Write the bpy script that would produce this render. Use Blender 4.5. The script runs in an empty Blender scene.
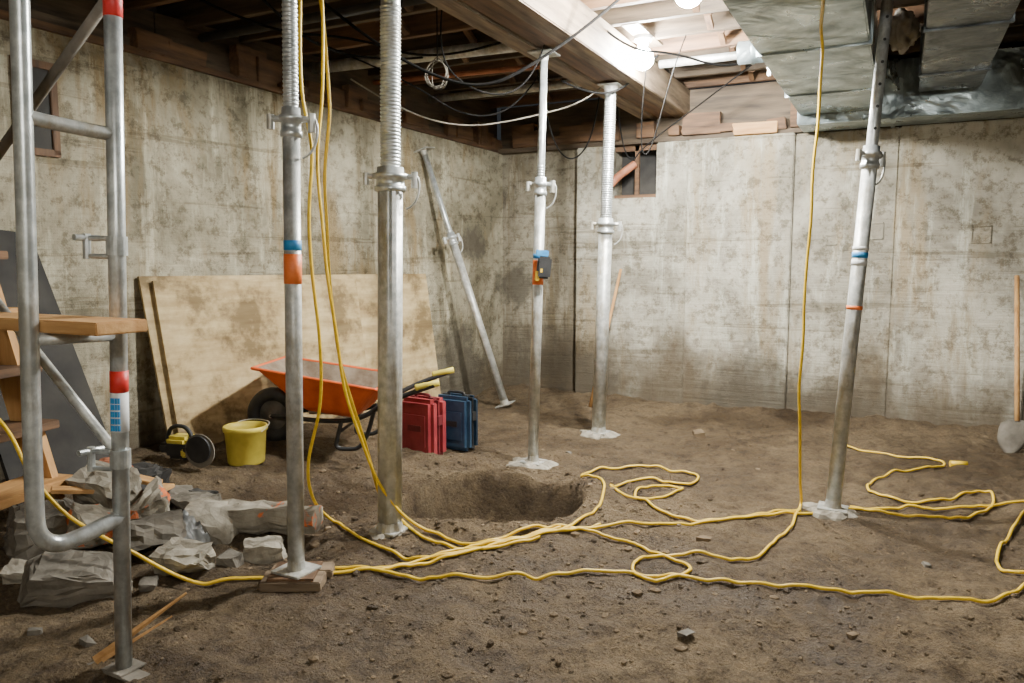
import bpy, bmesh, math, random
from mathutils import Vector, Matrix, noise
random.seed(7)
sc=bpy.context.scene; COL=sc.collection
V=Vector
# ------------------------------------------------------------ camera
C=V((3.71,-7.2,1.35)); TH=math.radians(5.94); PS=math.radians(26.57)
cam=bpy.data.cameras.new('camera'); cam.lens=27.07; cam.sensor_width=36
co=bpy.data.objects.new('camera',cam); COL.objects.link(co); sc.camera=co
co.location=C; co.rotation_euler=(math.pi/2-TH,0,PS)
def S(X,Y,z=0.0):
    """site-plan metres (measured from the tripod, Y = sight line) -> room metres"""
    return V((3.71+.8944*X-.4473*Y,-7.2+.4473*X+.8944*Y,z))
# ------------------------------------------------------------ terrain
def sm(t): t=max(0,min(1,t)); return t*t*(3-2*t)
PB=((1.49,-4.8),(1.49,-4.13),(1.59,-2.65),(1.67,-1.61),(3.45,-2.8))
def H(x,y):
    n=noise.noise
    h=.035*n(V((x*.9,y*.9,1)))+.028*n(V((x*3,y*3,5)))+.026*n(V((x*6.5,y*6.5,9)))+.016*n(V((x*14,y*14,2)))+.007*n(V((x*30,y*30,4)))
    h+=.16*sm((1.0-x)/1.3)*sm((-y-.8)/1.5)
    h+=.05*sm((y+.55)/.4)
    for bx,by in PB:
        d=math.hypot(x-bx,y-by)
        if d<.35: w=sm((.35-d)/.25); h=h*(1-w)
    u=x-1.71; v=y+3.43
    if abs(u)<1.3 and abs(v)<1.3:
        wob=.05*n(V((x*3,y*3,20)))+.03*n(V((x*9,y*9,22)))
        q=(abs(u/.46)**3.2+abs(v/.43)**3.2)**(1/3.2)+wob
        h-=.31*sm((1.05-q)/.14)*(1+.25*n(V((x*6,y*6,3))))
        r=math.hypot(u/.57,v/.55); h+=.035*math.exp(-((r-1.08)/.2)**2)*(.6+n(V((x*5,y*5,7))))
    return h
# ------------------------------------------------------------ materials
def newmat(name):
    m=bpy.data.materials.new(name); m.use_nodes=True
    nt=m.node_tree; return m,nt,nt.nodes['Principled BSDF']
def N(nt,t,**k):
    n=nt.nodes.new(t)
    for a,b in k.items():
        if a.startswith('i_'):
            n.inputs[a[2:].replace('_',' ')].default_value=b
        else: setattr(n,a,b)
    return n
def ramp(nt,fac,stops):
    r=nt.nodes.new('ShaderNodeValToRGB'); e=r.color_ramp.elements
    while len(e)<len(stops): e.new(.5)
    for el,(p,c) in zip(e,stops):
        el.position=p; el.color=(*c,1) if len(c)==3 else c
    nt.links.new(fac,r.inputs[0]); return r.outputs[0]
def coords(nt,sx=(1,1,1),world=False):
    if world: src=N(nt,'ShaderNodeNewGeometry').outputs['Position']
    else: src=N(nt,'ShaderNodeTexCoord').outputs['Object']
    mp=N(nt,'ShaderNodeMapping'); mp.inputs['Scale'].default_value=sx
    nt.links.new(src,mp.inputs[0]); return mp.outputs[0]
def noi(nt,vec,scale,detail=5,rough=.6,dist=0):
    n=N(nt,'ShaderNodeTexNoise',i_Scale=scale,i_Detail=detail,i_Roughness=rough,i_Distortion=dist)
    nt.links.new(vec,n.inputs['Vector']); return n.outputs['Fac']
def mix(nt,fac,a,b,mode='MIX'):
    m=N(nt,'ShaderNodeMix',data_type='RGBA',blend_type=mode)
    for s,val in ((0,fac),(6,a),(7,b)):
        if hasattr(val,'is_linked'): nt.links.new(val,m.inputs[s])
        elif isinstance(val,(int,float)): m.inputs[s].default_value=val
        else: m.inputs[s].default_value=(*val,1)
    return m.outputs[2]
def bump(nt,p,h,st,dist=.02,prev=None):
    b=N(nt,'ShaderNodeBump',i_Strength=st,i_Distance=dist); nt.links.new(h,b.inputs['Height'])
    if prev: nt.links.new(prev,b.inputs['Normal'])
    nt.links.new(b.outputs[0],p.inputs['Normal']); return b.outputs[0]
def simple(name,c1,c2,scale=6,rough=.6,metal=0,bst=.2,sx=(1,1,1),detail=4):
    m,nt,p=newmat(name); v=coords(nt,sx); f=noi(nt,v,scale,detail)
    c=ramp(nt,f,[(.32,c1),(.68,c2)]); nt.links.new(c,p.inputs['Base Color'])
    p.inputs['Roughness'].default_value=rough; p.inputs['Metallic'].default_value=metal
    if bst: bump(nt,p,f,bst)
    return m
def math_(nt,op,a,b=None,clamp=False):
    m=N(nt,'ShaderNodeMath',operation=op,use_clamp=clamp)
    for i,val in enumerate((a,b)):
        if val is None: continue
        if hasattr(val,'is_linked'): nt.links.new(val,m.inputs[i])
        else: m.inputs[i].default_value=val
    return m.outputs[0]
def concrete(name,lo,hi,brown,damp=.45,stains=()):
    m,nt,p=newmat(name); pos=N(nt,'ShaderNodeNewGeometry').outputs['Position']; v=coords(nt,world=True)
    a=noi(nt,v,.75,6,.72,.4); mid=tuple((lo[i]+hi[i])*.5 for i in range(3))
    c=ramp(nt,a,[(.40,lo),(.49,mid),(.58,hi)])
    b=noi(nt,coords(nt,(1.5,1.5,.28),True),2.1,6,.7,.3)
    c=mix(nt,ramp(nt,b,[(.50,(0,0,0)),(.62,(.9,)*3)]),c,brown)
    l=noi(nt,coords(nt,(3.2,3.2,.40),True),1.5,6,.75,.2)
    c=mix(nt,ramp(nt,l,[(.53,(0,0,0)),(.66,(.75,)*3)]),c,tuple(min(.62,x*1.3+.02) for x in hi))
    h=noi(nt,coords(nt,(.22,.22,4.2),True),2.3,5,.7,.2)
    c=mix(nt,.8,c,ramp(nt,h,[(.38,(.58,.55,.50)),(.42,(.95,.95,.94)),(.60,(1,1,1))]),'MULTIPLY')
    d=noi(nt,v,11,6,.8); c=mix(nt,.85,c,ramp(nt,d,[(.39,(.44,.41,.36)),(.50,(1,1,1))]),'MULTIPLY')
    sx=N(nt,'ShaderNodeSeparateXYZ'); nt.links.new(pos,sx.inputs[0])
    w=noi(nt,coords(nt,(1,1,.6),True),1.7,5,.65)
    t=math_(nt,'ADD',sx.outputs[2],math_(nt,'MULTIPLY',math_(nt,'SUBTRACT',w,.5),-2.2))
    c=mix(nt,ramp(nt,t,[(.06,(.9,)*3),(damp*.7,(.68,)*3),(damp*1.35,(0,0,0))]),c,(.095,.070,.040))
    for (px,py,pz,r,s) in stains:
        d3=N(nt,'ShaderNodeVectorMath',operation='DISTANCE'); nt.links.new(pos,d3.inputs[0]); d3.inputs[1].default_value=(px,py,pz)
        q=math_(nt,'ADD',d3.outputs['Value'],math_(nt,'MULTIPLY',math_(nt,'SUBTRACT',noi(nt,v,3.5,5,.7),.5),r*2.4))
        c=mix(nt,ramp(nt,q,[(r*.6,(s,s,s)),(r*1.0,(0,0,0))]),c,(.075,.064,.045))
    nt.links.new(c,p.inputs['Base Color']); p.inputs['Roughness'].default_value=.85
    k=bump(nt,p,d,.5,.02); k=bump(nt,p,h,.6,.03,k); bump(nt,p,l,.25,.03,k)
    return m
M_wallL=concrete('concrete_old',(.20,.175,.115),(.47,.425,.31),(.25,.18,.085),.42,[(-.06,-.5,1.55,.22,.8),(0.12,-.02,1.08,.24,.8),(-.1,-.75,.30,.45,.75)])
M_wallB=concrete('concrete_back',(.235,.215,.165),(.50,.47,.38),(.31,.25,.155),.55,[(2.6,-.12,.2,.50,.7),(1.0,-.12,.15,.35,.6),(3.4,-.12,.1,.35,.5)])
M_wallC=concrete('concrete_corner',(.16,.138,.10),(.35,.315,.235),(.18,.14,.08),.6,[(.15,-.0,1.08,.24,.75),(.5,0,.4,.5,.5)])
def dirt():
    m,nt,p=newmat('dirt'); v=coords(nt,world=True)
    a=noi(nt,v,.8,5,.65); b=noi(nt,v,9,6,.75); f=noi(nt,v,55,4,.8)
    c=ramp(nt,a,[(.36,(.090,.057,.027)),(.48,(.145,.098,.050)),(.62,(.235,.170,.095))])
    c=mix(nt,.85,c,ramp(nt,b,[(.35,(.42,.37,.32)),(.50,(1,1,1)),(.70,(1.25,1.22,1.15))]),'MULTIPLY')
    c=mix(nt,.6,c,ramp(nt,f,[(.35,(.42,.38,.34)),(.52,(1,1,1)),(.72,(1.4,1.36,1.28))]),'MULTIPLY')
    nt.links.new(c,p.inputs['Base Color'])
    nt.links.new(ramp(nt,a,[(.4,(.5,)*3),(.55,(.9,)*3)]),p.inputs['Roughness'])
    k=bump(nt,p,b,1,.09); bump(nt,p,f,.8,.05,k); return m
M_dirt=dirt()
def woodm(name,c1,c2,ax,rough=.75):
    s=[7,7,7]; s[ax]=.7; return simple(name,c1,c2,3,rough,0,.25,tuple(s),6)
def woods(n,c1,c2): return [woodm('%s_%s'%(n,'xyz'[i]),c1,c2,i) for i in range(3)]
W_old=woods('old_joist_wood',(.038,.026,.016),(.125,.088,.052))
W_beam=woods('beam_wood',(.075,.048,.027),(.27,.195,.12))
W_new=woods('new_lumber',(.42,.205,.065),(.66,.385,.15))
W_sill=woods('sill_wood',(.055,.030,.016),(.19,.10,.046))
def plym():
    m,nt,p=newmat('plywood_dirty'); v=coords(nt,(1,1,1))
    g=noi(nt,coords(nt,(.8,7,7)),2.4,5); a=noi(nt,v,1.9,6,.7)
    c=ramp(nt,g,[(.3,(.42,.30,.145)),(.7,(.68,.54,.30))])
    c=mix(nt,.9,c,ramp(nt,a,[(.41,(.28,.24,.18)),(.50,(.78,.74,.67)),(.6,(1,1,1))]),'MULTIPLY')
    nt.links.new(c,p.inputs['Base Color']); p.inputs['Roughness'].default_value=.8; bump(nt,p,g,.2); return m
M_ply=plym()
def tubem(name,a,b,dirtc,metal,rough):
    m,nt,p=newmat(name); v=coords(nt); f=noi(nt,v,20,4); s=noi(nt,coords(nt,(1,1,.4)),9,5,.75)
    c=ramp(nt,f,[(.35,a),(.65,b)]); c=mix(nt,ramp(nt,s,[(.50,(0,0,0)),(.64,(.8,)*3)]),c,dirtc)
    nt.links.new(c,p.inputs['Base Color']); p.inputs['Roughness'].default_value=rough; p.inputs['Metallic'].default_value=metal
    bump(nt,p,s,.12,.01); return m
M_galv=tubem('galvanised_steel',(.42,.45,.45),(.72,.75,.74),(.38,.37,.33),.6,.36)
M_galvd=tubem('galvanised_worn',(.36,.37,.35),(.64,.64,.60),(.33,.29,.21),.4,.46)
def ductm(name,a,b,metal):
    m,nt,p=newmat(name); v=coords(nt); f=noi(nt,v,3.5,5,.65,.4); g=noi(nt,v,2.2,3,.5,.8)
    c=ramp(nt,f,[(.35,a),(.62,b)]); nt.links.new(c,p.inputs['Base Color']); p.inputs['Metallic'].default_value=metal
    nt.links.new(ramp(nt,f,[(.35,(.5,)*3),(.6,(.26,)*3)]),p.inputs['Roughness']); k=bump(nt,p,g,.6,.12); bump(nt,p,f,.25,.04,k); return m
M_duct=ductm('duct_sheet',(.23,.28,.295),(.46,.54,.56),.75)
M_ductd=ductm('duct_dark',(.05,.06,.065),(.16,.18,.19),.6)
M_cable=simple('yellow_cable',(.72,.45,.015),(.90,.61,.03),30,.45,0,0)
M_black=simple('black_rubber',(.012,.012,.013),(.035,.035,.035),10,.6)
M_wire=simple('wire_sheath',(.006,.006,.006),(.014,.013,.012),10,1,0,0); M_wire.node_tree.nodes['Principled BSDF'].inputs['Specular IOR Level'].default_value=.1
M_red=simple('red_plastic',(.22,.022,.03),(.36,.05,.055),7,.5,0,.05)
M_redd=simple('red_plastic_dark',(.10,.012,.016),(.17,.02,.025),8,.55,0,.05)
M_navy=simple('navy_plastic',(.012,.032,.07),(.035,.075,.125),8,.45,0,.05)
M_orange=simple('orange_paint',(.62,.09,.02),(.82,.16,.035),6,.5,0,.05)
M_rust=simple('cement_residue',(.13,.085,.05),(.30,.24,.175),7,.8)
M_yel=simple('yellow_bucket_plastic',(.52,.41,.05),(.78,.64,.10),5,.5)
M_otape=simple('orange_tape',(.85,.16,.03),(.95,.25,.06),20,.5,0,0)
M_btape=simple('blue_tape',(.02,.20,.50),(.06,.35,.68),20,.5,0,0)
M_white=simple('white_label',(.62,.63,.62),(.78,.78,.76),20,.6,0,0)
M_batt=simple('insulation',(.30,.28,.24),(.5,.47,.42),8,.9)
M_rsticker=simple('red_sticker',(.6,.02,.02),(.75,.05,.04),20,.5,0,0)
M_conc=simple('mortar_grey',(.19,.165,.125),(.40,.365,.29),9,.9,0,.6)
M_concd=simple('rubble_dark',(.085,.075,.058),(.23,.205,.165),6,.9,0,.6)
def paintm():
    m,nt,p=newmat('rubble_orange_marked'); v=coords(nt); f=noi(nt,v,9,4); g=noi(nt,v,7,4,.6,.5)
    c=ramp(nt,f,[(.32,(.19,.165,.125)),(.68,(.40,.365,.29))]); c=mix(nt,ramp(nt,g,[(.57,(0,0,0)),(.60,(.9,)*3)]),c,(.75,.17,.04))
    nt.links.new(c,p.inputs['Base Color']); p.inputs['Roughness'].default_value=.9; bump(nt,p,f,.6); return m
M_mark=paintm()
M_stone=simple('soil_clod',(.10,.066,.034),(.23,.168,.10),4,.95,0,.3)
M_tarp=simple('dark_sheet',(.02,.019,.018),(.05,.046,.04),4,.9)
M_poly=simple('plastic_film',(.10,.105,.10),(.24,.245,.24),7,.45)
M_copper=simple('clay_pipe',(.30,.10,.05),(.5,.2,.1),7,.6)
def emis(n,c,s):
    m,nt,p=newmat(n); p.inputs['Emission Color'].default_value=(*c,1); p.inputs['Emission Strength'].default_value=s; return m
# ------------------------------------------------------------ builders
def add(name,bm,mat,parent=None,loc=(0,0,0),smooth=False,rot=None,recalc=True):
    me=bpy.data.meshes.new(name)
    if recalc: bmesh.ops.recalc_face_normals(bm,faces=bm.faces)
    bm.to_mesh(me); bm.free()
    for m in (mat if isinstance(mat,list) else [mat]): me.materials.append(m)
    o=bpy.data.objects.new(name,me); COL.objects.link(o); o.location=loc
    if rot: o.rotation_euler=rot
    if parent: o.parent=parent
    if smooth:
        for f in me.polygons: f.use_smooth=True
    return o
def empty(name,loc,rot=None,quat=None):
    e=bpy.data.objects.new(name,None); COL.objects.link(e); e.location=loc; e.empty_display_size=.1
    if quat: e.rotation_mode='QUATERNION'; e.rotation_quaternion=quat
    elif rot: e.rotation_euler=rot
    return e
def bbox(bm,a,b,bev=0,jit=0,seg=2):
    r=bmesh.ops.create_cube(bm,size=1); vs=r['verts']
    for v in vs:
        v.co=V([(a[i]+b[i])/2+v.co[i]*(b[i]-a[i])+random.uniform(-jit,jit) for i in range(3)])
    if bev:
        es=list({e for v in vs for e in v.link_edges}); bmesh.ops.bevel(bm,geom=es,offset=bev,segments=seg,affect='EDGES')
def box(name,a,b,mat,parent=None,bev=.004,rot=None):
    c=V([(a[i]+b[i])/2 for i in range(3)]); d=[b[i]-a[i] for i in range(3)]
    if isinstance(mat,list): mat=mat[d.index(max(d))]
    bm=bmesh.new(); bbox(bm,[-x/2 for x in d],[x/2 for x in d],bev)
    return add(name,bm,mat,parent,c,rot=rot)
def cyl(bm,p,q,r,seg=16,r2=None):
    p=V(p);q=V(q);d=q-p; L=d.length
    rt=V((0,0,1)).rotation_difference(d).to_matrix().to_4x4()
    bmesh.ops.create_cone(bm,cap_ends=True,segments=seg,radius1=r,radius2=r if r2 is None else r2,depth=L,matrix=Matrix.Translation((p+q)/2)@rt)
def rod(name,p,q,r,mat,parent=None,seg=16,r2=None):
    bm=bmesh.new(); cyl(bm,p,q,r,seg,r2); o=add(name,bm,mat,parent)
    for f in o.data.polygons: f.use_smooth=len(f.vertices)==4
    return o
def lathe(name,prof,mat,parent=None,seg=24,flute=0,loc=(0,0,0)):
    bm=bmesh.new(); rings=[]
    for r,z in prof:
        rings.append([bm.verts.new((r*(1-(flute if i%3==0 else 0))*math.cos(2*math.pi*i/seg),r*(1-(flute if i%3==0 else 0))*math.sin(2*math.pi*i/seg),z)) for i in range(seg)])
    for A,B in zip(rings,rings[1:]):
        for i in range(seg): bm.faces.new((A[i],A[(i+1)%seg],B[(i+1)%seg],B[i]))
    if prof[0][0]>1e-4: bm.faces.new(rings[0][::-1])
    if prof[-1][0]>1e-4: bm.faces.new(rings[-1])
    bmesh.ops.remove_doubles(bm,verts=bm.verts,dist=1e-5)
    o=add(name,bm,mat,parent,loc)
    for f in o.data.polygons: f.use_smooth=len(f.vertices)<=4
    return o
def tube(name,pts,r,mat,parent=None,res=8,cyclic=False):
    cu=bpy.data.curves.new(name,'CURVE'); cu.dimensions='3D'; cu.bevel_depth=r; cu.bevel_resolution=2; cu.use_fill_caps=True
    sp=cu.splines.new('NURBS'); sp.points.add(len(pts)-1)
    for i,p in enumerate(pts): sp.points[i].co=(*p,1)
    sp.order_u=3; sp.use_endpoint_u=True; sp.use_cyclic_u=cyclic; sp.resolution_u=res
    t=bpy.data.objects.new(name,cu); COL.objects.link(t)
    me=bpy.data.meshes.new_from_object(t.evaluated_get(bpy.context.evaluated_depsgraph_get())) 
    bpy.data.objects.remove(t)
    me.materials.clear(); me.materials.append(mat); me.name=name
    for f in me.polygons: f.use_smooth=True
    o=bpy.data.objects.new(name,me); COL.objects.link(o)
    if parent: o.parent=parent
    return o
def rock(name,loc,dim,mat,parent=None,rz=0,tilt=0,n=11,seed=0):
    rd=random.Random(seed); bm=bmesh.new()
    # broken block: box corners knocked about + a few fracture points
    for sx in (-1,1):
        for sy in (-1,1):
            for sz in (-1,1):
                if rd.random()<.82: bm.verts.new((sx*dim[0]/2*rd.uniform(.62,1),sy*dim[1]/2*rd.uniform(.62,1),sz*dim[2]/2*rd.uniform(.7,1)))
    for i in range(5):
        p=V([rd.uniform(-1,1) for _ in range(3)]); m=max(abs(c) for c in p); p=p/m
        bm.verts.new((p.x*dim[0]/2,p.y*dim[1]/2,p.z*dim[2]/2))
    bmesh.ops.convex_hull(bm,input=bm.verts)
    bmesh.ops.delete(bm,geom=[v for v in bm.verts if not v.link_faces],context='VERTS')
    bmesh.ops.subdivide_edges(bm,edges=bm.edges[:],cuts=5,use_grid_fill=True)
    k=min(dim)*.10
    for v in bm.verts:
        w=v.co*28; u=v.co*70
        v.co+=V((noise.noise(w+V((seed,0,0))),noise.noise(w+V((0,seed,0))),noise.noise(w+V((0,0,seed)))))*k+V((noise.noise(u),noise.noise(u+V((7,0,0))),noise.noise(u+V((0,7,0)))))*k*.4
    return add(name,bm,mat,parent,loc,rot=(tilt,tilt*.5,rz))
# ------------------------------------------------------------ floor (soil surface with its loose clods)
nx,ny=380,370; x0,x1,y0,y1=-1.3,8.1,-9.1,.15
bm=bmesh.new(); g=[]
for j in range(ny+1):
    y=y0+(y1-y0)*j/ny; g.append([bm.verts.new((x0+(x1-x0)*i/nx,y,H(x0+(x1-x0)*i/nx,y))) for i in range(nx+1)])
for j in range(ny):
    for i in range(nx):
        f=bm.faces.new((g[j][i],g[j][i+1],g[j+1][i+1],g[j+1][i])); f.smooth=True
rd=random.Random(3)
ico=bmesh.new(); bmesh.ops.create_icosphere(ico,subdivisions=1,radius=1); ico.verts.ensure_lookup_table()
iv=[v.co.copy() for v in ico.verts]; fc=[[v.index for v in f.verts] for f in ico.faces]; ico.free()
for i in range(5000):
    if i%4==0:
        a=rd.uniform(0,6.28); q=rd.uniform(.5,1.15); x=1.71+math.cos(a)*q; y=-3.43+math.sin(a)*q
    elif i%4==1: x=3.71+rd.uniform(-2.6,.9); y=-7.2+rd.uniform(1.6,3.6)
    else: x=rd.uniform(-.3,6.2); y=rd.uniform(-6.0,-.15)
    s=rd.uniform(.003,.010)*(2.3 if rd.random()<.07 else 1)
    ax,ay,az=rd.uniform(.7,1.4),rd.uniform(.7,1.4),rd.uniform(.5,.9); hz=H(x,y)+s*.1
    vs=[bm.verts.new((c.x*s*ax*rd.uniform(.8,1.2)+x,c.y*s*ay*rd.uniform(.8,1.2)+y,c.z*s*az+hz)) for c in iv]
    mi=1 if rd.random()<.3 else 0
    for t in fc:
        f=bm.faces.new([vs[k] for k in t]); f.material_index=mi
add('floor',bm,[M_dirt,M_stone],recalc=False)
# ------------------------------------------------------------ walls
def prism(name,pts,z0,ztops,mat):
    bm=bmesh.new(); lo=[bm.verts.new((p[0],p[1],z0)) for p in pts]; hi=[bm.verts.new((p[0],p[1],z)) for p,z in zip(pts,ztops)]
    n=len(pts)
    for i in range(n): bm.faces.new((lo[i],lo[(i+1)%n],hi[(i+1)%n],hi[i]))
    bm.faces.new(lo[::-1]); bm.faces.new(hi); return add(name,bm,mat)
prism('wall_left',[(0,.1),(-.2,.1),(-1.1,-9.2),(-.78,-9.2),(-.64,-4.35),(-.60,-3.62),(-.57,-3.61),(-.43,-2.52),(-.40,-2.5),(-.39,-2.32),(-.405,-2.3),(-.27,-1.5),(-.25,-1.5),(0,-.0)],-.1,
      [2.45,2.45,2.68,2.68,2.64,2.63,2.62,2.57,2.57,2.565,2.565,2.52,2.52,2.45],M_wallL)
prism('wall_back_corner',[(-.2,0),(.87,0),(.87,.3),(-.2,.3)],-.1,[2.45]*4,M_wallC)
bm=bmesh.new()
for a,b,f,zb,zt in ((.87,1.23,-.12,-.1,2.44),(1.23,1.66,-.12,-.1,1.945),(1.66,1.96,-.12,-.1,2.44),(1.96,2.87,-.15,-.1,2.44),(2.87,3.67,-.12,-.1,2.43),(3.67,4.62,-.15,-.1,2.43),(4.62,8.3,-.12,-.1,2.43)):
    bbox(bm,(a,f,zb),(b,.3,zt),.010)
add('wall_back',bm,M_wallB)
box('wall_right',(8.1,-9.2,-.1),(8.3,.3,3.1),M_wallB,bev=0)
box('wall_front',(-1.2,-9.3,-.1),(8.3,-9.1,3.1),M_wallB,bev=0)
e=empty('window_1',(1.445,-.02,1.95))
bm=bmesh.new(); bbox(bm,(-.215,.2,0),(.215,.22,.5)); add('dark_glass',bm,M_tarp,e)
bm=bmesh.new(); bbox(bm,(-.215,-.02,0),(.215,.03,.03)); bbox(bm,(-.02,.0,.03),(.02,.03,.49)); bbox(bm,(-.215,0,.44),(.215,.03,.49)); add('frame',bm,W_sill[0],e)
tube('drain_pipe',[(-.21,-.14,.12),(-.17,-.12,.18),(-.11,-.06,.24),(-.02,.0,.32)],.038,M_copper,e)
e=empty('window_2',(-.645,-4.45,2.2),rot=(0,0,-.06))
bm=bmesh.new(); bbox(bm,(-.02,-.09,-.22),(.015,.09,.22)); add('dark_glass',bm,M_tarp,e)
bm=bmesh.new()
for a,b in (((-.02,-.12,-.25),(.03,-.08,.25)),((-.02,.08,-.25),(.03,.12,.25)),((-.02,-.12,-.26),(.03,.12,-.22)),((-.02,-.12,.22),(.03,.12,.26))): bbox(bm,a,b,.003)
add('frame',bm,W_sill[2],e)
e=empty('wall_patch_marks',(3.5,-.13,1.55))
for i,(x,z,w,h) in enumerate(((3.52,1.60,.13,.14),(3.19,1.53,.09,.09),(4.27,1.56,.14,.14))):
    bm=bmesh.new()
    for (a,b,c,d) in ((-w/2,-h/2,w/2,-h/2+.012),(-w/2,h/2-.012,w/2,h/2),(-w/2,-h/2,-w/2+.012,h/2),(w/2-.012,-h/2,w/2,h/2)):
        bbox(bm,(x-3.5+a,-(.028 if x>3.7 else -.002),z-1.55+b),(x-3.5+c,.03,z-1.55+d),.003)
    add('patch_%d'%i,bm,M_wallB,e)
# ------------------------------------------------------------ ceiling
box('ceiling',(-1.3,-9.2,3.1),(8.3,.3,3.14),W_old,bev=0)
e=empty('ceiling_joists',(0,0,2.9)); rd=random.Random(11)
for i in range(22):
    y=-.10-.41*i; bm=bmesh.new(); bbox(bm,(-.9,y-.025,rd.uniform(-.01,.02)),(8.2,y+.025,.2),.003); add('joist_%d'%i,bm,(W_old if i%3 else W_sill)[0],e)
for i in range(11):
    y=-.3-.41*i; bm=bmesh.new()
    for xx in (.55+.3*(i%2),2.5,1.1):
        bmesh.ops.create_cube(bm,size=1,matrix=Matrix.Translation((xx,y,.1))@Matrix.Rotation(.45*(1 if xx!=2.5 else -1),4,'X')@Matrix.Diagonal((.04,.37,.035,1)))
        bmesh.ops.create_cube(bm,size=1,matrix=Matrix.Translation((xx+.05,y,.1))@Matrix.Rotation(-.45*(1 if xx!=2.5 else -1),4,'X')@Matrix.Diagonal((.04,.37,.035,1)))
    add('bridging_%d'%i,bm,W_sill[1],e)
e=empty('ceiling_beam',(1.5,-4,2.66))
bm=bmesh.new(); bbox(bm,(0,-4.5,0),(.14,3.98,.24),.006); add('ply_1',bm,W_beam[1],e)
bm=bmesh.new(); bbox(bm,(.144,-4.5,.012),(.30,3.98,.24),.006); add('ply_2',bm,W_sill[1],e)
bm=bmesh.new(); bbox(bm,(.304,-4.5,0),(.44,3.98,.24),.006); add('ply_3',bm,W_beam[1],e)
e=empty('sill_plates',(0,0,2.4))
Lp=[(0,0,2.45),(-.60,-3.62,2.63),(-.78,-9.1,2.68)]
for k,(A,B) in enumerate(zip(Lp,Lp[1:])):
    A=V(A);B=V(B);d=(B-A)
    n=V((-d.y,d.x,0)).normalized()
    if n.x>0: n=-n
    for j,(o0,o1,z0,z1,mm) in enumerate(((-.02,.16,0,.04,W_sill),(.02,.16,.04,.10,W_old),(.07,.16,.10,.5,W_old))):
        bm=bmesh.new(); vs=[]
        for P in (A,B):
            for o in (o0,o1):
                for z in (z0,z1): vs.append(bm.verts.new(P+n*o+V((0,0,min(z,2.95-P.z)-2.4))))
        bmesh.ops.convex_hull(bm,input=vs); add('plate_%d_%d'%(k,j),bm,mm[1],e)
bm=bmesh.new(); bbox(bm,(0,-.10,.045),(8,.1,.09),.004); bbox(bm,(0,-.04,.09),(8,.1,.5),.004); add('plate_back',bm,W_old[0],e)
bm=bmesh.new(); rd=random.Random(5)
for i in range(16):
    x=rd.uniform(.1,3.0); w=rd.uniform(.1,.4); bbox(bm,(x,-.14,.09),(x+w,-.05,.09+rd.uniform(.05,.22)),.004,.012)
add('blocks_back',bm,W_sill[0],e)
bm=bmesh.new(); bbox(bm,(2.35,-.15,.05),(2.72,-.06,.15),.004,.01); add('block_bright',bm,W_new[0],e)
bm=bmesh.new()
for i in range(24):
    t=rd.uniform(0,1); P=V(Lp[0]).lerp(V(Lp[1]),t); bbox(bm,(P.x-.05,P.y-rd.uniform(.05,.25),P.z-2.36),(P.x+rd.uniform(.0,.05),P.y+.05,P.z-2.36+rd.uniform(.04,.22)),.004,.012)
add('blocks_left',bm,W_sill[1],e)
rod('ceiling_pipe',(-.3,-1.0,2.84),(1.49,-1.0,2.84),.035,M_galvd)
rod('ceiling_pipe',(-.45,-2.35,2.85),(1.49,-2.2,2.85),.045,M_galvd)
rod('ceiling_pipe',(2.0,-1.25,2.85),(2.93,-1.25,2.85),.03,M_galvd)
rod('ceiling_pipe',(-.4,-1.7,2.86),(1.49,-1.55,2.86),.02,M_copper)
rod('ceiling_pipe',(-.6,-3.3,2.86),(1.49,-3.3,2.86),.03,M_tarp)
# ------------------------------------------------------------ ducts
e=empty('air_duct',(3.2,-3,2.5))
bm=bmesh.new(); bbox(bm,(-.25,-3.5,0),(.32,2.42,.36),.008); add('trunk',bm,M_duct,e)
bm=bmesh.new(); bbox(bm,(-.27,2.43,-.07),(5,2.84,.36),.01); add('cross_trunk',bm,M_duct,e)
bm=bmesh.new()
for y in (-2.2,-.9,.4,1.6): bbox(bm,(-.262,y,-.010),(.332,y+.03,.37),.003)
for x in (.4,1.3): bbox(bm,(x,2.420,-.08),(x+.03,2.85,.37),.003)
add('seams',bm,M_duct,e)
bm=bmesh.new()
for y in (-2.6,.9): bbox(bm,(-.275,y,-.005),(-.255,y+.03,.55),.002)
add('hanger_straps',bm,M_galv,e)
lathe('takeoff',[(.07,0),(.07,.12),(.076,.125),(.076,.14),(.07,.145),(.07,.22),(.05,.22)],M_duct,e,20,loc=(-.24,.95,.16)).rotation_euler=(0,-math.pi/2,0)
e=empty('air_duct',(3.95,-3,2.5))
bm=bmesh.new(); bbox(bm,(-.17,-3.2,.08),(.22,2.3,.38),.008); add('trunk',bm,M_ductd,e)
bm=bmesh.new()
for y in (-1,.6,1.7): bbox(bm,(-.182,y,.070),(.232,y+.03,.39),.003)
add('seams',bm,M_ductd,e)
e=empty('round_duct',(4.6,-3,2.6))
lathe('pipe',[(.13+(.006 if i%4==0 else 0),-3+i*.1) for i in range(54)],M_ductd,e,28).rotation_euler=(-math.pi/2,0,0)
bm=bmesh.new(); bbox(bm,(.2,-3,.1),(.55,2.2,.28),.01); add('branch',bm,M_ductd,e)
bm=bmesh.new()
bmesh.ops.create_icosphere(bm,subdivisions=4,radius=1)
for v in bm.verts:
    c=v.co.copy(); v.co=V((c.x*.09,c.y*.16,c.z*.12))*(1+.35*noise.noise(c*2.5)+.15*noise.noise(c*7))
add('insulation_batt',bm,M_batt,None,(3.66,-1.5,2.82),True)
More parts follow.
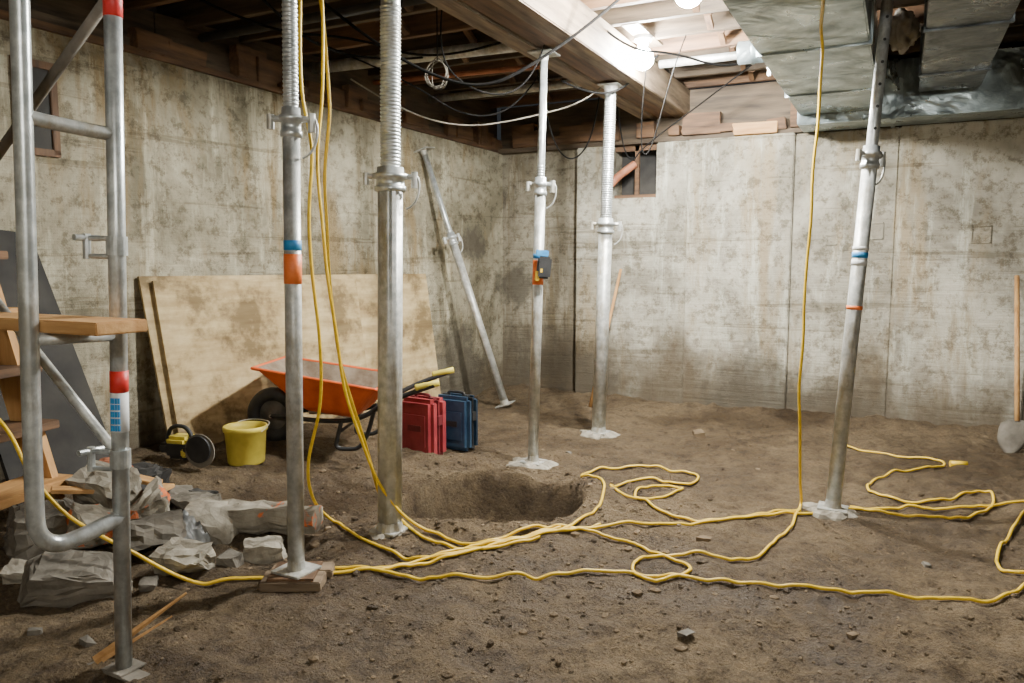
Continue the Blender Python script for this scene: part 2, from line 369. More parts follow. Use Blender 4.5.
# ------------------------------------------------------------ steel props
def prop(base,top,zc,r1,r2,thread=False,flute=0,tapes=(),holes=False,topplate=True,basep=True,tl=.5,ang=0,pad=None,name='adjustable_steel_prop'):
    base=V(base);top=V(top);d=top-base;L=d.length
    q=V((0,0,1)).rotation_difference(d)
    e=empty(name,base,quat=q)
    lathe('lower_tube',[(r1,.008),(r1,zc-.02)],M_galvd,e,24,flute)
    pr=[(r2,zc-.05)]
    z=zc
    if thread:
        z1=L-.12 if thread=='full' else min(zc+tl,L-.1)
        while z<z1: pr+=[(r2*1.02,z),(r2*1.02,z+.005),(r2*.93,z+.008),(r2*.93,z+.013)]; z+=.017
    pr+=[(r2*.95,z),(r2*.95,L-.008)]
    lathe('upper_tube',pr,M_galv,e,24)
    lathe('collar',[(r1*.9,zc-.06),(r1*1.25,zc-.058),(r1*1.25,zc-.035),(r1*1.12,zc-.032),(r1*1.12,zc),(r1*1.4,zc+.003),(r1*1.4,zc+.024),(r1*1.08,zc+.028),(r1*1.05,zc+.055),(r2*.9,zc+.057)],M_galv,e,24)
    bm=bmesh.new(); ca,sa=math.cos(ang),math.sin(ang); rr=r1*1.35+.035
    cyl(bm,(-rr*ca,-rr*sa,zc+.012),(rr*ca,rr*sa,zc+.012),.013,10)
    cyl(bm,(rr*ca,rr*sa,zc+.035),(rr*ca,rr*sa,zc-.04),.015,10)
    cyl(bm,(-rr*ca,-rr*sa,zc+.028),(-rr*ca,-rr*sa,zc-.03),.015,10)
    add('handle_and_pin',bm,M_galvd,e)
    tube('pin_loop',[(rr*ca,rr*sa,zc+.03),((rr+.03)*ca,(rr+.03)*sa,zc+.0),((rr+.01)*ca,(rr+.01)*sa,zc-.12),(r1*1.3*ca,r1*1.3*sa,zc-.14)],.005,M_galvd,e)
    if basep:
        bm=bmesh.new(); bbox(bm,(-.075,-.075,0),(.075,.075,.01),.002); cyl(bm,(0,0,.01),(0,0,.05),r1*1.15,20,r1); add('base_plate',bm,M_galvd,e)
    if topplate:
        bm=bmesh.new(); bbox(bm,(-.08,-.08,L-.01),(.08,.08,L),.002); cyl(bm,(0,0,L-.05),(0,0,L-.01),r2,16,r2*1.3); add('top_plate',bm,M_galvd,e)
    for i,(a,b,m) in enumerate(tapes):
        r=r1 if b<zc else r2; lathe('tape_%d'%i,[(r,a),(r+.0018,a+.0005),(r+.0018,b-.0005),(r,b)],m,e,24)
    if holes:
        bm=bmesh.new(); z=zc+.14; hx=math.sin(PS-.2)*r2*1.02; hy=-math.cos(PS-.2)*r2*1.02
        while z<L-.05: cyl(bm,(hx,hy,z),(-hx,-hy,z),.008,10); z+=.11
        add('pin_holes',bm,M_black,e)
    if pad:
        bm=bmesh.new(); rd=random.Random(int(pad*1000)); r=pad; s=pad*40; rings=[]
        for rr,zz in ((1.15,-.04),(1.0,.0),(.74,.016),(.4,.020)):
            rings.append([bm.verts.new((rr*r*(1+.45*noise.noise(V((math.cos(a)*1.7,math.sin(a)*1.7,s+rr)))+rd.uniform(-.09,.09))*math.cos(a),rr*r*.85*(1+.45*noise.noise(V((math.cos(a)*1.7,math.sin(a)*1.7,s+rr))))*math.sin(a),zz-.012+rd.uniform(-.007,.007))) for a in [2*math.pi*i/36 for i in range(36)]])
        for A,B in zip(rings,rings[1:]):
            for i in range(36): bm.faces.new((A[i],A[(i+1)%36],B[(i+1)%36],B[i]))
        bm.faces.new(rings[-1]); add('mortar_pad',bm,M_conc,e)
    return e
prop((1.49,-4.80,.05),(1.54,-4.79,2.655),1.85,.034,.030,thread=True,tl=.45,tapes=((1.21,1.33,M_otape),(1.345,1.385,M_btape)),ang=.5)
prop((1.49,-4.13,.01),(1.54,-4.12,2.655),1.73,.060,.048,thread='full',flute=.10,ang=.45,pad=.121)
prop((1.59,-2.65,.02),(1.65,-2.63,2.655),1.81,.034,.026,thread=True,tl=.12,tapes=((1.18,1.34,M_otape),(1.35,1.38,M_btape)),ang=.2,pad=.152)
prop((1.67,-1.61,.02),(1.73,-1.60,2.655),1.60,.052,.044,thread='full',ang=.3,pad=.143)
prop((3.45,-2.80,.02),(3.61,-2.72,2.9),1.87,.038,.030,thread=True,tl=.05,holes=True,tapes=((1.35,1.38,M_btape),(1.39,1.41,M_white),(1.31,1.34,M_white),(1.08,1.10,M_otape)),ang=.9,pad=.135)
prop((.51,-.94,.03),(-.17,-1.23,2.35),1.60,.036,.028,thread=True,tl=.1,basep=True,ang=1.2)
e=empty('timber_pad',(1.49,-4.80,0),rot=(0,0,.5))
bm=bmesh.new(); bbox(bm,(-.13,-.10,-.01),(.12,.02,.042),.005,.006); bbox(bm,(-.12,.03,-.01),(.14,.12,.040),.005,.006); add('lower_blocks',bm,W_beam[0],e)
bm=bmesh.new(); bbox(bm,(-.10,-.09,.038),(.09,.10,.05),.001); add('shim',bm,W_sill[1],e)
e=empty('tape_measure',(1.685,-2.69,1.33),rot=(0,.1,PS))
bm=bmesh.new(); bbox(bm,(-.045,-.022,-.09),(.045,.022,.05),.012); add('body',bm,M_black,e)
bm=bmesh.new(); bbox(bm,(-.05,-.012,-.11),(-.02,.012,-.04),.006); bbox(bm,(-.03,-.024,-.06),(.0,.024,-.02),.008); add('yellow_trim',bm,M_cable,e)
bm=bmesh.new(); bbox(bm,(-.06,-.01,.05),(.02,.01,.09),.004); add('clip',bm,M_btape,e)
# ------------------------------------------------------------ scaffold frame
SB=V((1.44,-5.58,0)); q=V((0,0,1)).rotation_difference(V((.894*.036,.447*.036,1)))
e=empty('scaffold_frame',SB,quat=q); r=.0265
rod('post_rear',(0,0,H(SB.x,SB.y)),(.0,.0,2.88),r,M_galv,e)
P=[(-.04,-.26,2.88),(-.04,-.26,1.6),(-.04,-.26,.62),(-.04,-.255,.52),(-.03,-.20,.47),(-.01,-.10,.49),(0,0,.515)]
tube('post_front_bent',P,r,M_galv,e)
tube('top_rung',[(-.04,-.26,1.76),(-.03,-.2,1.75),(0,0,1.745)],.021,M_galvd,e)
rod('mid_rung',(-.04,-.26,1.115),(0,0,1.115),.018,M_galvd,e)
lathe('red_sticker',[(r,.93),(r+.0015,.9305),(r+.0015,1.0),(r,1.0)],M_rsticker,e)
lathe('white_sticker',[(r,.80),(r+.0015,.8005),(r+.0015,.929),(r,.929)],M_white,e)
bm=bmesh.new()
for z in (.815,.838,.861,.884,.905):
    for aa in (-.5,-.2,.1,.4):
        an=-math.pi/2+.46+aa; cyl(bm,((r+.001)*math.cos(an),(r+.001)*math.sin(an),z-.009),((r+.001)*math.cos(an),(r+.001)*math.sin(an),z+.009),.0042,6)
add('blue_lettering',bm,M_btape,e)
lathe('red_sticker_top',[(r,2.10),(r+.0015,2.1005),(r+.0015,2.2),(r,2.2)],M_rsticker,e)
for i,z in enumerate((1.40,.71)):
    bm=bmesh.new()
    cyl(bm,(0,0,z-.03),(0,0,z+.03),r*1.2,20)
    cyl(bm,(-.09,-.045,z+.022),(0,-.012,z+.022),.008,10); cyl(bm,(-.09,-.045,z-.035),(0,-.012,z-.035),.008,10)
    cyl(bm,(-.085,-.043,z-.045),(-.085,-.043,z+.035),.012,10); cyl(bm,(-.085,-.085,z+.022),(-.085,.0,z+.022),.010,10)
    add('brace_lock_%d'%i,bm,M_galv,e)
rod('brace_lower',S(-1.36,2.55,.70)-SB,S(-2.15,3.05,1.25)-SB,.017,M_galvd,e)
rod('brace_upper',S(-1.30,2.56,2.28)-SB,S(-2.05,2.98,1.68)-SB,.018,M_concd,e)
bm=bmesh.new(); bbox(bm,(-.16,-.05,0),(.13,.02,.008),.002); bbox(bm,(-.05,-.05,.008),(.05,.05,.014),.002); add('base_plate',bm,M_concd,e,loc=(0,0,H(1.44,-5.58)+.002))
e=empty('scaffold_plank',(.9,-5.7,1.14))
bm=bmesh.new(); bbox(bm,(-.9,-.095,.0),(.80,.075,.038),.004); add('plank',bm,W_new[0],e)
e=empty('wooden_stake',(1.44,-5.50,0))
bm=bmesh.new(); cyl(bm,(-.06,-.14,.03),(.10,.10,.20),.016,5,.004); cyl(bm,(-.04,-.13,.03),(.06,.07,.12),.010,4,.003); add('stake',bm,W_new[0],e)
# ------------------------------------------------------------ wooden steps + boards on the left
e=empty('wooden_steps',S(-2.42,3.35,0),rot=(0,0,.25))
for k,yy in enumerate((-.30,.30)):
    bm=bmesh.new()
    vs=[bm.verts.new((x,yy+o,z)) for o in (-.02,.02) for x,z in ((.12,0),(.26,0),(-.42,2.4),(-.56,2.4))]
    bmesh.ops.convex_hull(bm,input=vs); add('stringer_%d'%k,bm,W_new[2] if k else W_sill[2],e)
for k in range(8):
    z=.3+.27*k; x=.19-.284*z+.02
    bm=bmesh.new(); bbox(bm,(x-.13,-.36,z-.02),(x+.11,.36,z+.02),.004); add('tread_%d'%k,bm,W_new[1] if k%3==0 else W_sill[1],e)
e=empty('dark_panel',(-.10,-4.72,.1))
bm=bmesh.new(); vs=[bm.verts.new(p) for p in [(0,-.28,0),(.03,-.28,.0),(0,.30,0),(.03,.30,0),(-.44,-.40,1.45),(-.41,-.40,1.45),(-.44,.12,1.40),(-.41,.12,1.40)]]
bmesh.ops.convex_hull(bm,input=vs); add('panel',bm,M_tarp,e)
# ------------------------------------------------------------ plywood sheets
def sheet(name,p,q,lean,h,th,mat,zb,slant=0):
    p=V((*p,zb)); q=V((*q,zb-.03)); d=(q-p); L=d.length; ux=d.normalized(); n=V((-ux.y,ux.x,0)).normalized()
    if n.x>0:n=-n
    up=(n*lean+V((0,0,math.sqrt(h*h-lean*lean)))).normalized(); fn=ux.cross(up).normalized()
    rot=Matrix((ux,up,fn)).transposed().to_4x4()
    bm=bmesh.new(); vs=[]
    for z in (-th/2,th/2):
        for x,y in ((0,0),(L,0),(L,h),(-slant,h)): vs.append(bm.verts.new((x,y,z)))
    bmesh.ops.convex_hull(bm,input=vs); o=add(name,bm,mat); o.matrix_world=Matrix.Translation(p)@rot; return o
sheet('plywood_sheet',(-.37,-3.88),(.08,-1.35),.19,1.16,.02,M_ply,.11,.07)
sheet('plywood_sheet',(-.325,-3.84),(-.045,-2.2),.19,1.13,.018,M_ply,.11,.05)
# ------------------------------------------------------------ bucket
hb=H(.14,-3.75)
e=empty('yellow_bucket',(.14,-3.75,hb-.005))
lathe('pail',[(.0,.0),(.105,.0),(.110,.01),(.124,.20),(.132,.205),(.135,.225),(.130,.235),(.122,.235),(.118,.2),(.10,.014),(0,.012)],M_yel,e,32)
tube('bail',[(-.13,0,.205),(-.135,.05,.23),(-.09,.12,.245),(0,.14,.245),(.09,.12,.245),(.135,.05,.23),(.13,0,.205)],.003,M_galvd,e)
lathe('mud_inside',[(0,.12),(.108,.12),(.108,.119)],M_dirt,e,24)
# ------------------------------------------------------------ cut-off saw
hs=H(-.05,-4.01)
e=empty('cutoff_saw',(-.06,-4.0,hs),rot=(0,0,.2))
bm=bmesh.new(); bbox(bm,(-.14,-.06,.03),(.04,.06,.15),.025); bbox(bm,(-.20,-.04,.06),(-.12,.04,.12),.015); add('motor_body',bm,M_black,e)
bm=bmesh.new(); bbox(bm,(-.13,-.065,.11),(.02,.065,.17),.02); bbox(bm,(-.02,-.07,.05),(.02,.07,.10),.01); add('yellow_cover',bm,M_yel,e)
bm=bmesh.new(); cyl(bm,(.12,-.07,.10),(.12,-.062,.10),.10,32); add('blade',bm,M_concd,e)
bm=bmesh.new(); cyl(bm,(.12,-.085,.11),(.12,-.045,.11),.08,20); bbox(bm,(.0,-.07,.08),(.12,-.04,.12),.006); add('guard',bm,M_black,e)
tube('handle',[(-.16,0,.11),(-.15,0,.20),(-.08,0,.23),(.0,0,.215),(.02,0,.15)],.013,M_black,e)
# ------------------------------------------------------------ wheelbarrow (local x: wheel -> handles)
wx0,wy0=-.08,-3.40; hw=H(wx0,wy0)
e=empty('wheelbarrow',(wx0,wy0,hw-.01),rot=(0,0,math.atan2(.47,1.18)))
WX=.10
lathe('tyre',[(.10,-.035),(.15,-.045),(.178,-.03),(.185,0),(.178,.03),(.15,.045),(.10,.035),(.10,-.035)],M_black,e,36,loc=(WX,0,.19)).rotation_euler=(math.pi/2,0,0)
lathe('hub',[(.0,-.05),(.03,-.05),(.03,-.02),(.105,-.01),(.105,.01),(.03,.02),(.03,.05),(0,.05)],M_concd,e,24,loc=(WX,0,.19)).rotation_euler=(math.pi/2,0,0)
bm=bmesh.new()
bot=[(.36,-.15,.24),(.70,-.18,.20),(.70,.18,.20),(.36,.15,.24)]
top=[(.08,-.29,.54),(.88,-.33,.42),(.88,.33,.42),(.08,.29,.54)]
B=[bm.verts.new(p) for p in bot]; T=[bm.verts.new(p) for p in top]
bm.faces.new(B[::-1])
for i in range(4): bm.faces.new((B[i],B[(i+1)%4],T[(i+1)%4],T[i]))
tray=add('tray',bm,[M_orange,M_rust],e)
mb=tray.modifiers.new('b','BEVEL'); mb.width=.05; mb.segments=4; mb.affect='EDGES'; mb.limit_method='ANGLE'; mb.angle_limit=.3
ms=tray.modifiers.new('s','SOLIDIFY'); ms.thickness=.008; ms.offset=-1; ms.material_offset=1
tube('rim',[top[0],top[0],top[1],top[1],top[2],top[2],top[3],top[3],top[0],top[0]],.011,M_orange,e)
for s in (-1,1):
    tube('handle_tube_%d'%s,[(WX,s*.06,.19),(.22,s*.10,.20),(.36,s*.16,.19),(.72,s*.21,.19),(.95,s*.26,.35),(1.24,s*.29,.45)],.016,M_black,e)
    lathe('grip_%d'%s,[(.0,0),(.019,.0),(.022,.01),(.019,.03),(.021,.06),(.019,.09),(.022,.15),(0,.155)],M_yel,e,16,loc=(1.12,s*.283,.43)).rotation_euler=(0,math.radians(77),0)
    tube('leg_%d'%s,[(.62,s*.20,.20),(.60,s*.22,.10),(.58,s*.22,.022),(.66,s*.22,.016),(.74,s*.22,.022),(.80,s*.22,.12),(.84,s*.23,.27)],.014,M_black,e)
rod('axle',(WX,-.075,.19),(WX,.075,.19),.012,M_galvd,e); rod('leg_brace',(.60,-.22,.12),(.60,.22,.12),.010,M_black,e)
bm=bmesh.new(); bbox(bm,(.38,-.14,.225),(.68,.15,.25),.01,.01); add('residue',bm,M_rust,e)
# ------------------------------------------------------------ tool cases
def case(loc,w,d,h,mat,mat2,rz):
    e=empty('tool_case',loc,rot=(0,0,rz))
    bm=bmesh.new(); bbox(bm,(-w/2,-d/2,0),(w/2,-.004,h),.028,seg=4); add('shell_front',bm,mat,e)
    bm=bmesh.new(); bbox(bm,(-w/2,.004,0),(w/2,d/2,h),.028,seg=4); add('shell_back',bm,mat,e)
    bm=bmesh.new(); bbox(bm,(-w/2+.008,-.006,.01),(w/2-.008,.006,h-.01)); 
    for x in (-w*.28,w*.28): bbox(bm,(x-.025,-.022,h-.02),(x+.025,.022,h+.006),.004)
    bbox(bm,(w/2-.01,-.025,h*.55),(w/2+.006,.025,h*.72),.004)
    add('seam_and_latches',bm,mat2,e)
    bm=bmesh.new(); bbox(bm,(-w/2+.045,-d/2-.004,.07),(w/2-.045,-d/2+.01,h-.10),.010,seg=3); add('raised_panel',bm,mat,e)
    bm=bmesh.new(); bbox(bm,(-w/2+.09,-d/2-.0055,h*.45),(w/2-.09,-d/2,h*.55),.001); add('label',bm,mat2,e)
    tube('handle',[(-.07,0,h-.01),(-.07,0,h+.015),(-.04,0,h+.022),(.04,0,h+.022),(.07,0,h+.015),(.07,0,h-.01)],.010,mat2,e)
    return e
case((.76,-2.70,H(.76,-2.7)-.01),.30,.19,.41,M_red,M_redd,-.12)
case((.90,-2.48,H(.88,-2.48)-.01),.30,.16,.39,M_navy,M_black,-.05)
# ------------------------------------------------------------ stick + shovel
zs=H(1.16,-.45); rod('wooden_stick',(1.16,-.45,zs+.0),(1.35,-.17,zs+1.30),.016,W_new[2],None,10,.013)
e=empty('shovel',(4.50,-.74,H(4.50,-.74))); rod('shaft',(.02,.02,.22),(.02,.54,1.25),.017,W_new[2],e)
bm=bmesh.new(); g2=[]
for j in range(9):
    t=j/8; w=.10*(math.sin(min(1,t*1.6+.12)*math.pi/2)) if t<.8 else .10*(1-.55*((t-.8)/.2)**2)
    g2.append([bm.verts.new(((i-3)/3*w-.02+.04*t,-.05+.09*t-.025*(1-((i-3)/3)**2),.25*t-.02)) for i in range(7)])
for A,B in zip(g2,g2[1:]):
    for i in range(6): bm.faces.new((A[i],A[i+1],B[i+1],B[i]))
o=add('blade',bm,M_concd,e,smooth=True); o.modifiers.new('s','SOLIDIFY').thickness=.004
# ------------------------------------------------------------ rubble
RB=S(-1.6,3.5); e=empty('concrete_rubble_pile',RB)
def Rk(n,X,Y,dim,mat,rz,tilt,seed,zo=0.0):
    p=S(X,Y); z=H(p.x,p.y)+dim[2]*.36+zo
    return rock(n,p-RB+V((0,0,z)),dim,mat,e,rz,tilt,seed=seed)
Rk('block_1',-1.76,2.98,(.36,.22,.15),M_concd,.9,.35,1,.02)
Rk('block_2',-1.75,3.55,(.34,.24,.16),M_mark,-.5,.3,2,.05)
Rk('block_3',-1.62,3.35,(.28,.20,.14),M_concd,.9,-.3,3,.05)
Rk('block_4',-1.42,3.20,(.22,.17,.16),M_conc,.2,.3,4)
Rk('block_5',-1.13,3.42,(.20,.14,.10),M_conc,.7,.1,5)
Rk('block_6',-2.05,3.3,(.32,.26,.22),M_concd,1.2,.1,6,.03)
Rk('block_7',-1.46,3.62,(.28,.2,.16),M_conc,.3,.2,7,.03)
Rk('block_8',-1.95,3.6,(.3,.22,.18),M_conc,.1,.3,8,.10)
Rk('block_9',-1.28,3.75,(.18,.15,.12),M_concd,2.2,.2,10)
Rk('block_10',-1.85,3.32,(.24,.19,.14),M_mark,1.4,.4,14,.10)
Rk('block_11',-1.60,3.78,(.26,.18,.15),M_concd,.5,.2,15,.02)
Rk('chip_1',-1.25,3.30,(.10,.08,.06),M_concd,.1,.3,17)
Rk('chip_2',-1.60,3.02,(.10,.08,.06),M_conc,.1,.3,18)
Rk('chip_3',-1.48,3.02,(.07,.06,.05),M_concd,.7,.3,19)
Rk('chip_4',-2.0,3.02,(.13,.10,.08),M_conc,.7,.3,20)
Rk('brick',-1.98,3.75,(.20,.10,.08),M_copper,.5,.3,11,.17)
bm=bmesh.new(); p=S(-1.45,3.70)-RB; q=S(-.95,3.66)-RB
bmesh.ops.create_cone(bm,cap_ends=True,segments=7,radius1=.084,radius2=.074,depth=(q-p).length)
bmesh.ops.subdivide_edges(bm,edges=bm.edges[:],cuts=6,use_grid_fill=True)
rt=V((0,0,1)).rotation_difference(q-p).to_matrix()
for v in bm.verts:
    w=v.co*14; u=v.co*45; c=v.co+V((noise.noise(w),noise.noise(w+V((5,0,0))),noise.noise(w+V((0,5,0)))))*.022+V((noise.noise(u),noise.noise(u+V((5,0,0))),0))*.008; v.co=rt@c+(p+q)/2+V((0,0,.095))
add('broken_core',bm,M_mark,e)
bm=bmesh.new(); c=S(-1.56,3.45)-RB; G=[]
for j in range(19):
    G.append([bm.verts.new((c.x-.12+i*.24/20,c.y-.10+j*.20/18,.15+.05*noise.noise(V((i*.35,j*.35,2)))+.02*noise.noise(V((i*.9,j*.9,4)))-.22*abs(i/20-.5)**2*2)) for i in range(21)])
for A,B in zip(G,G[1:]):
    for i in range(20): bm.faces.new((A[i],A[i+1],B[i+1],B[i]))
add('plastic_film',bm,M_poly,e,smooth=True)
for k,(X,Y,z,rz) in enumerate(((-1.9,3.8,.26,.3),(-2.0,3.5,.29,1.0),(-1.75,3.75,.22,2.2))):
    bm=bmesh.new(); bbox(bm,(-.13,-.03,-.01),(.13,.03,.01),.003); p=S(X,Y)-RB; add('timber_scrap_%d'%k,bm,W_new[0],e,loc=(p.x,p.y,z),rot=(.1,.15,rz))
e=empty('debris_heap',S(-1.98,4.0))
for k,(dx,dy,d,m) in enumerate(((0,0,(.26,.2,.14),M_tarp),(.22,-.10,(.22,.16,.10),M_concd),(.05,-.18,(.2,.2,.14),M_tarp),(.33,-.05,(.2,.14,.09),M_tarp))):
    p=S(-1.98+dx,4.0+dy); rock('lump_%d'%k,p-S(-1.98,4.0)+V((0,0,H(p.x,p.y)+d[2]*.35)),d,m,e,k,.2,seed=40+k)
for k,(X,Y,d,s) in enumerate(((.93,3.61,.07,21),(.62,2.62,.06,22),(1.46,5.9,.14,24),(-1.5,2.6,.06,25),(1.25,2.7,.045,27),(1.9,3.4,.05,29),(-2.0,2.75,.08,30),(-1.75,2.7,.06,31),(1.6,4.9,.05,33),(0.4,5.3,.05,34))):
    p=S(X,Y); rock('stone',(p.x,p.y,H(p.x,p.y)+d*.06),(d,d*.7,d*.4),M_stone if k%2==0 else M_concd,seed=s,rz=k)
# ------------------------------------------------------------ extension cords
RC=.0078
def cable(name,pts,parent,r=RC):
    L=[]
    for p in pts:
        w=S(p[0],p[1])
        z=H(w.x,w.y)+r+.002 if len(p)==2 else max(p[2],H(w.x,w.y)+r)
        L.append(V((w.x,w.y,z)))
    D=[]
    for i in range(len(L)-1):
        p0=L[max(i-1,0)];p1=L[i];p2=L[i+1];p3=L[min(i+2,len(L)-1)]
        for k in range(10):
            t=k/10
            q=.5*((2*p1)+(p2-p0)*t+(2*p0-5*p1+4*p2-p3)*t*t+(3*p1-p0-3*p2+p3)*t**3)
            q=q+V((noise.noise(q*3),noise.noise(q*3+V((9,9,9))),0))*.012
            hz=max(H(q.x,q.y),H(q.x+.015,q.y),H(q.x-.015,q.y),H(q.x,q.y+.015),H(q.x,q.y-.015))+r
            if len(pts[i])==2 and len(pts[i+1])==2: q.z=hz+.001+.005*abs(noise.noise(q*3))
            else: q.z=max(q.z,hz)
            D.append(q)
    D.append(L[-1])
    return tube(name,D,r,M_cable,parent,3)
e=empty('extension_cord',(0,0,0))
cable('cord_a',[(-.90,3.4,2.70),(-.90,3.4,2.45),(-.90,3.4,2.08),(-.865,3.4,1.83),(-.893,3.4,1.49),(-.86,3.4,1.05),(-.873,3.45,.72),(-.96,3.55,.42),(-.964,3.65,.19),(-.91,3.85),(-.68,3.57),(-.42,3.40),(-.10,3.5),(.24,3.69)],e)
cable('cord_b',[(-.83,3.5,2.70),(-.83,3.5,2.49),(-.83,3.5,2.15),(-.864,3.5,1.80),(-.856,3.5,1.49),(-.818,3.5,1.13),(-.767,3.55,.706),(-.68,3.65,.343),(-.554,3.7,.115),(-.407,3.70),(-.20,3.55),(.087,3.59),(.445,3.77)],e)
cable('cord_c',[(-.86,3.55,2.70),(-.86,3.6,2.52),(-.828,3.6,2.08),(-.862,3.6,1.63),(-.834,3.62,1.03),(-.769,3.65,.688),(-.692,3.8,.25),(-.626,3.9,.035),(-.424,3.63),(-.173,3.475),(.134,3.565)],e)
e=empty('extension_cord',(0,0,0))
cable('cord_left',[(-2.5,3.2,1.0),(-2.03,3.0,.725),(-1.89,2.95,.52),(-1.77,2.98,.34),(-1.56,3.02,.19),(-1.28,3.10),(-.909,3.18),(-.58,3.26),(-.327,3.38),(.038,3.565),(.44,3.74),(.98,3.89),(1.47,3.955),(1.81,4.07),(2.14,4.12),(2.455,4.10),(2.89,4.17),(3.4,4.1)],e)
cable('cord_front',[(-1.0,3.2),(-.883,3.24),(-.712,3.264),(-.484,3.21),(-.135,3.135),(.206,3.18),(.55,3.19),(.794,3.127),(1.114,3.077),(1.51,3.038),(1.815,3.0),(2.0,3.0),(2.23,3.157),(2.6,3.4)],e)
e=empty('extension_cord',(0,0,0))
cable('cord_right',[(1.16,3.0,2.475),(1.32,3.4,2.48),(1.49,3.85,2.478),(1.55,3.98,2.40),(1.556,4.0,2.2),(1.543,4.0,1.914),(1.527,4.0,1.41),(1.52,4.0,.94),(1.523,4.02,.51),(1.558,4.05,.178),(1.571,4.086),(1.296,3.605),(1.036,3.378),(.814,3.4),(.627,3.378),(.528,3.24),(.582,3.127),(.739,3.167),(.779,3.286),(.661,3.44),(.477,3.63),(.238,3.70),(-.057,3.565),(-.33,3.43),(-.576,3.24)],e)
e=empty('extension_cord',(0,0,0))
cable('cord_loops',[(-.2,3.5),(.236,3.66),(.48,4.086),(.54,4.455),(.419,4.62),(.532,4.83),(.894,4.875),(1.162,4.78),(1.086,4.58),(.857,4.665),(.592,4.54),(.725,4.245),(.996,4.4),(.952,4.58),(.724,4.42),(.777,4.07),(.986,3.92),(1.255,3.94),(1.56,4.05)],e)
e=empty('extension_cord',(0,0,0))
cable('cord_coil',[(2.40,5.60),(2.465,5.58),(2.756,5.29),(2.90,5.05),(2.49,4.83),(2.17,4.58),(2.136,4.36),(2.36,4.23),(2.76,4.38),(2.66,4.14),(2.385,3.98),(2.09,4.03),(1.86,4.12)],e)
p=S(2.92,5.02); p=V((p.x,p.y,H(p.x,p.y)+.02)); rod('plug',p,p+V((.10,.03,.0)),.02,M_cable,e,14)
cable('cord_end',[(3.2,4.5),(2.975,4.26),(2.526,3.77),(2.21,3.378),(2.15,3.22),(2.24,3.18),(2.5,3.2)],e)
# ------------------------------------------------------------ hanging wires
def wire(name,pts,r,mat,par): return tube(name,[S(*p) for p in pts],r,mat,par,8)
e=empty('hanging_wires',(0,0,0))
wire('black_wire_1',[(-1.2,4.4,2.9),(-1.02,4.5,2.76),(-.746,4.5,2.56),(-.465,4.5,2.40),(-.154,4.5,2.32),(.158,4.5,2.48),(.495,4.5,2.72),(.7,4.5,2.9)],.009,M_wire,e)
wire('black_wire_2',[(-.4,4.7,2.9),(-.45,4.7,2.6),(-.30,4.7,2.38),(.0,4.8,2.33),(.2,4.9,2.6),(.25,4.9,2.9)],.005,M_wire,e)
wire('tan_wire',[(-1.2,5.9,2.7),(-.85,6,2.49),(-.395,6,2.36),(.06,6,2.42),(.67,6,2.58),(.9,6,2.9)],.006,M_conc,e)
wire('dark_wire_3',[(-1.3,5.3,2.8),(-.75,5.5,2.62),(-.3,5.7,2.35),(.10,5.8,2.5),(.3,5.9,2.9)],.006,M_wire,e)
wire('dark_loop_1',[(1.2,5.5,2.9),(1.14,5.5,2.75),(1.046,5.5,2.4),(.97,5.5,2.12),(.92,5.5,2.08),(.9,5.5,2.2),(.91,5.5,2.5),(.95,5.5,2.9)],.0045,M_wire,e)
wire('wire_3',[(.2,6.4,2.9),(.3,6.4,2.35),(.5,6.6,2.15),(.7,6.6,2.4),(.75,6.6,2.9)],.006,M_wire,e)
wire('wire_4',[(.9,6.9,2.9),(.95,6.9,2.4),(1.05,6.9,2.2),(1.15,6.9,2.35),(1.5,6.6,2.6),(1.9,6.3,2.9)],.006,M_wire,e)
wire('wire_5',[(.55,5.2,2.9),(.75,5.2,2.72),(1.1,5.4,2.76),(1.5,5.6,2.7),(1.8,5.6,2.8),(1.9,5.6,2.9)],.008,M_wire,e)
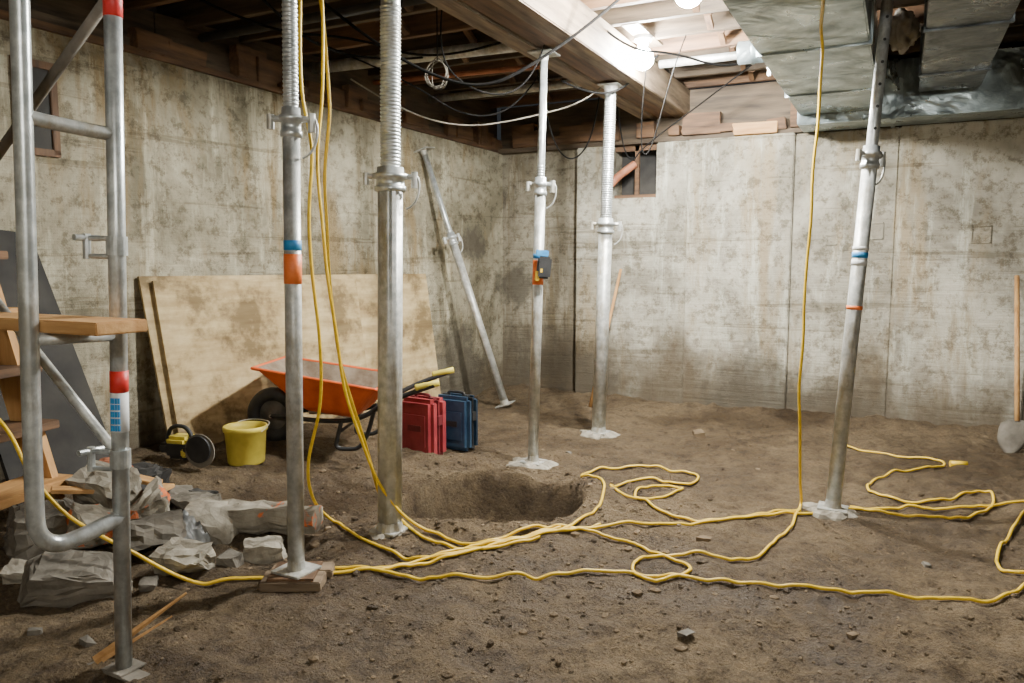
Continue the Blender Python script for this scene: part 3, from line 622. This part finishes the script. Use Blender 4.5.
wire('wire_6',[(-1.5,3.6,2.9),(-1.3,4.2,2.7),(-1.2,5.0,2.66),(-.8,5.6,2.75),(-.5,6.0,2.9)],.008,M_wire,e)
wire('wire_7',[(-1.9,4.6,2.9),(-1.5,4.8,2.72),(-1.0,5.1,2.78),(-.5,5.3,2.66),(0,5.4,2.85)],.008,M_wire,e)
wire('wire_8',[(.35,5.6,2.62),(.6,5.7,2.52),(.9,5.9,2.66),(1.1,6.0,2.9)],.008,M_wire,e)
cpt=S(-.46,4.9)
tube('wire_coil',[(cpt.x+math.cos(a)*(.07+.01*math.sin(a*.7)),cpt.y+.03*math.sin(a*1.3),2.50+math.sin(a)*(.09+.01*math.cos(a*.4))) for a in [i*.5 for i in range(50)]],.0035,M_concd,e)
wire('coil_hang',[(-.46,4.9,2.58),(-.46,4.9,2.9)],.004,M_wire,e)
# ------------------------------------------------------------ work lamps (bulbs on ceiling holders)
M_em=emis('lamp_glow',(1,.99,.94),2900); M_em2=emis('lamp_glow_far',(1,.99,.94),2300); M_em3=emis('lamp_glow_rear',(1,.97,.90),1050)
for i,(x,y,z,m) in enumerate(((2.66,-3.03,2.75,M_em),(2.05,-1.85,2.75,M_em2),(4.6,-8.1,2.5,M_em3))):
    e=empty('work_lamp',(x,y,z))
    bm=bmesh.new(); bmesh.ops.create_uvsphere(bm,u_segments=20,v_segments=12,radius=.075); add('bulb',bm,m,e,smooth=True)
    lathe('socket',[(.02,.07),(.034,.075),(.036,.10),(.06,.12),(.065,.15),(.02,.152),(.01,.40)] if i==2 else [(.02,.07),(.034,.075),(.036,.10),(.06,.12),(.065,.15),(0,.152)],M_white,e,16)
    if i<2:
        bm=bmesh.new(); bbox(bm,(-.06,-.30,.152),(.06,.30,.17),.002); add('mounting_board',bm,W_old[1],e)
w=bpy.data.worlds.new('world'); sc.world=w; w.use_nodes=True
w.node_tree.nodes['Background'].inputs[0].default_value=(.5,.55,.6,1); w.node_tree.nodes['Background'].inputs[1].default_value=.05
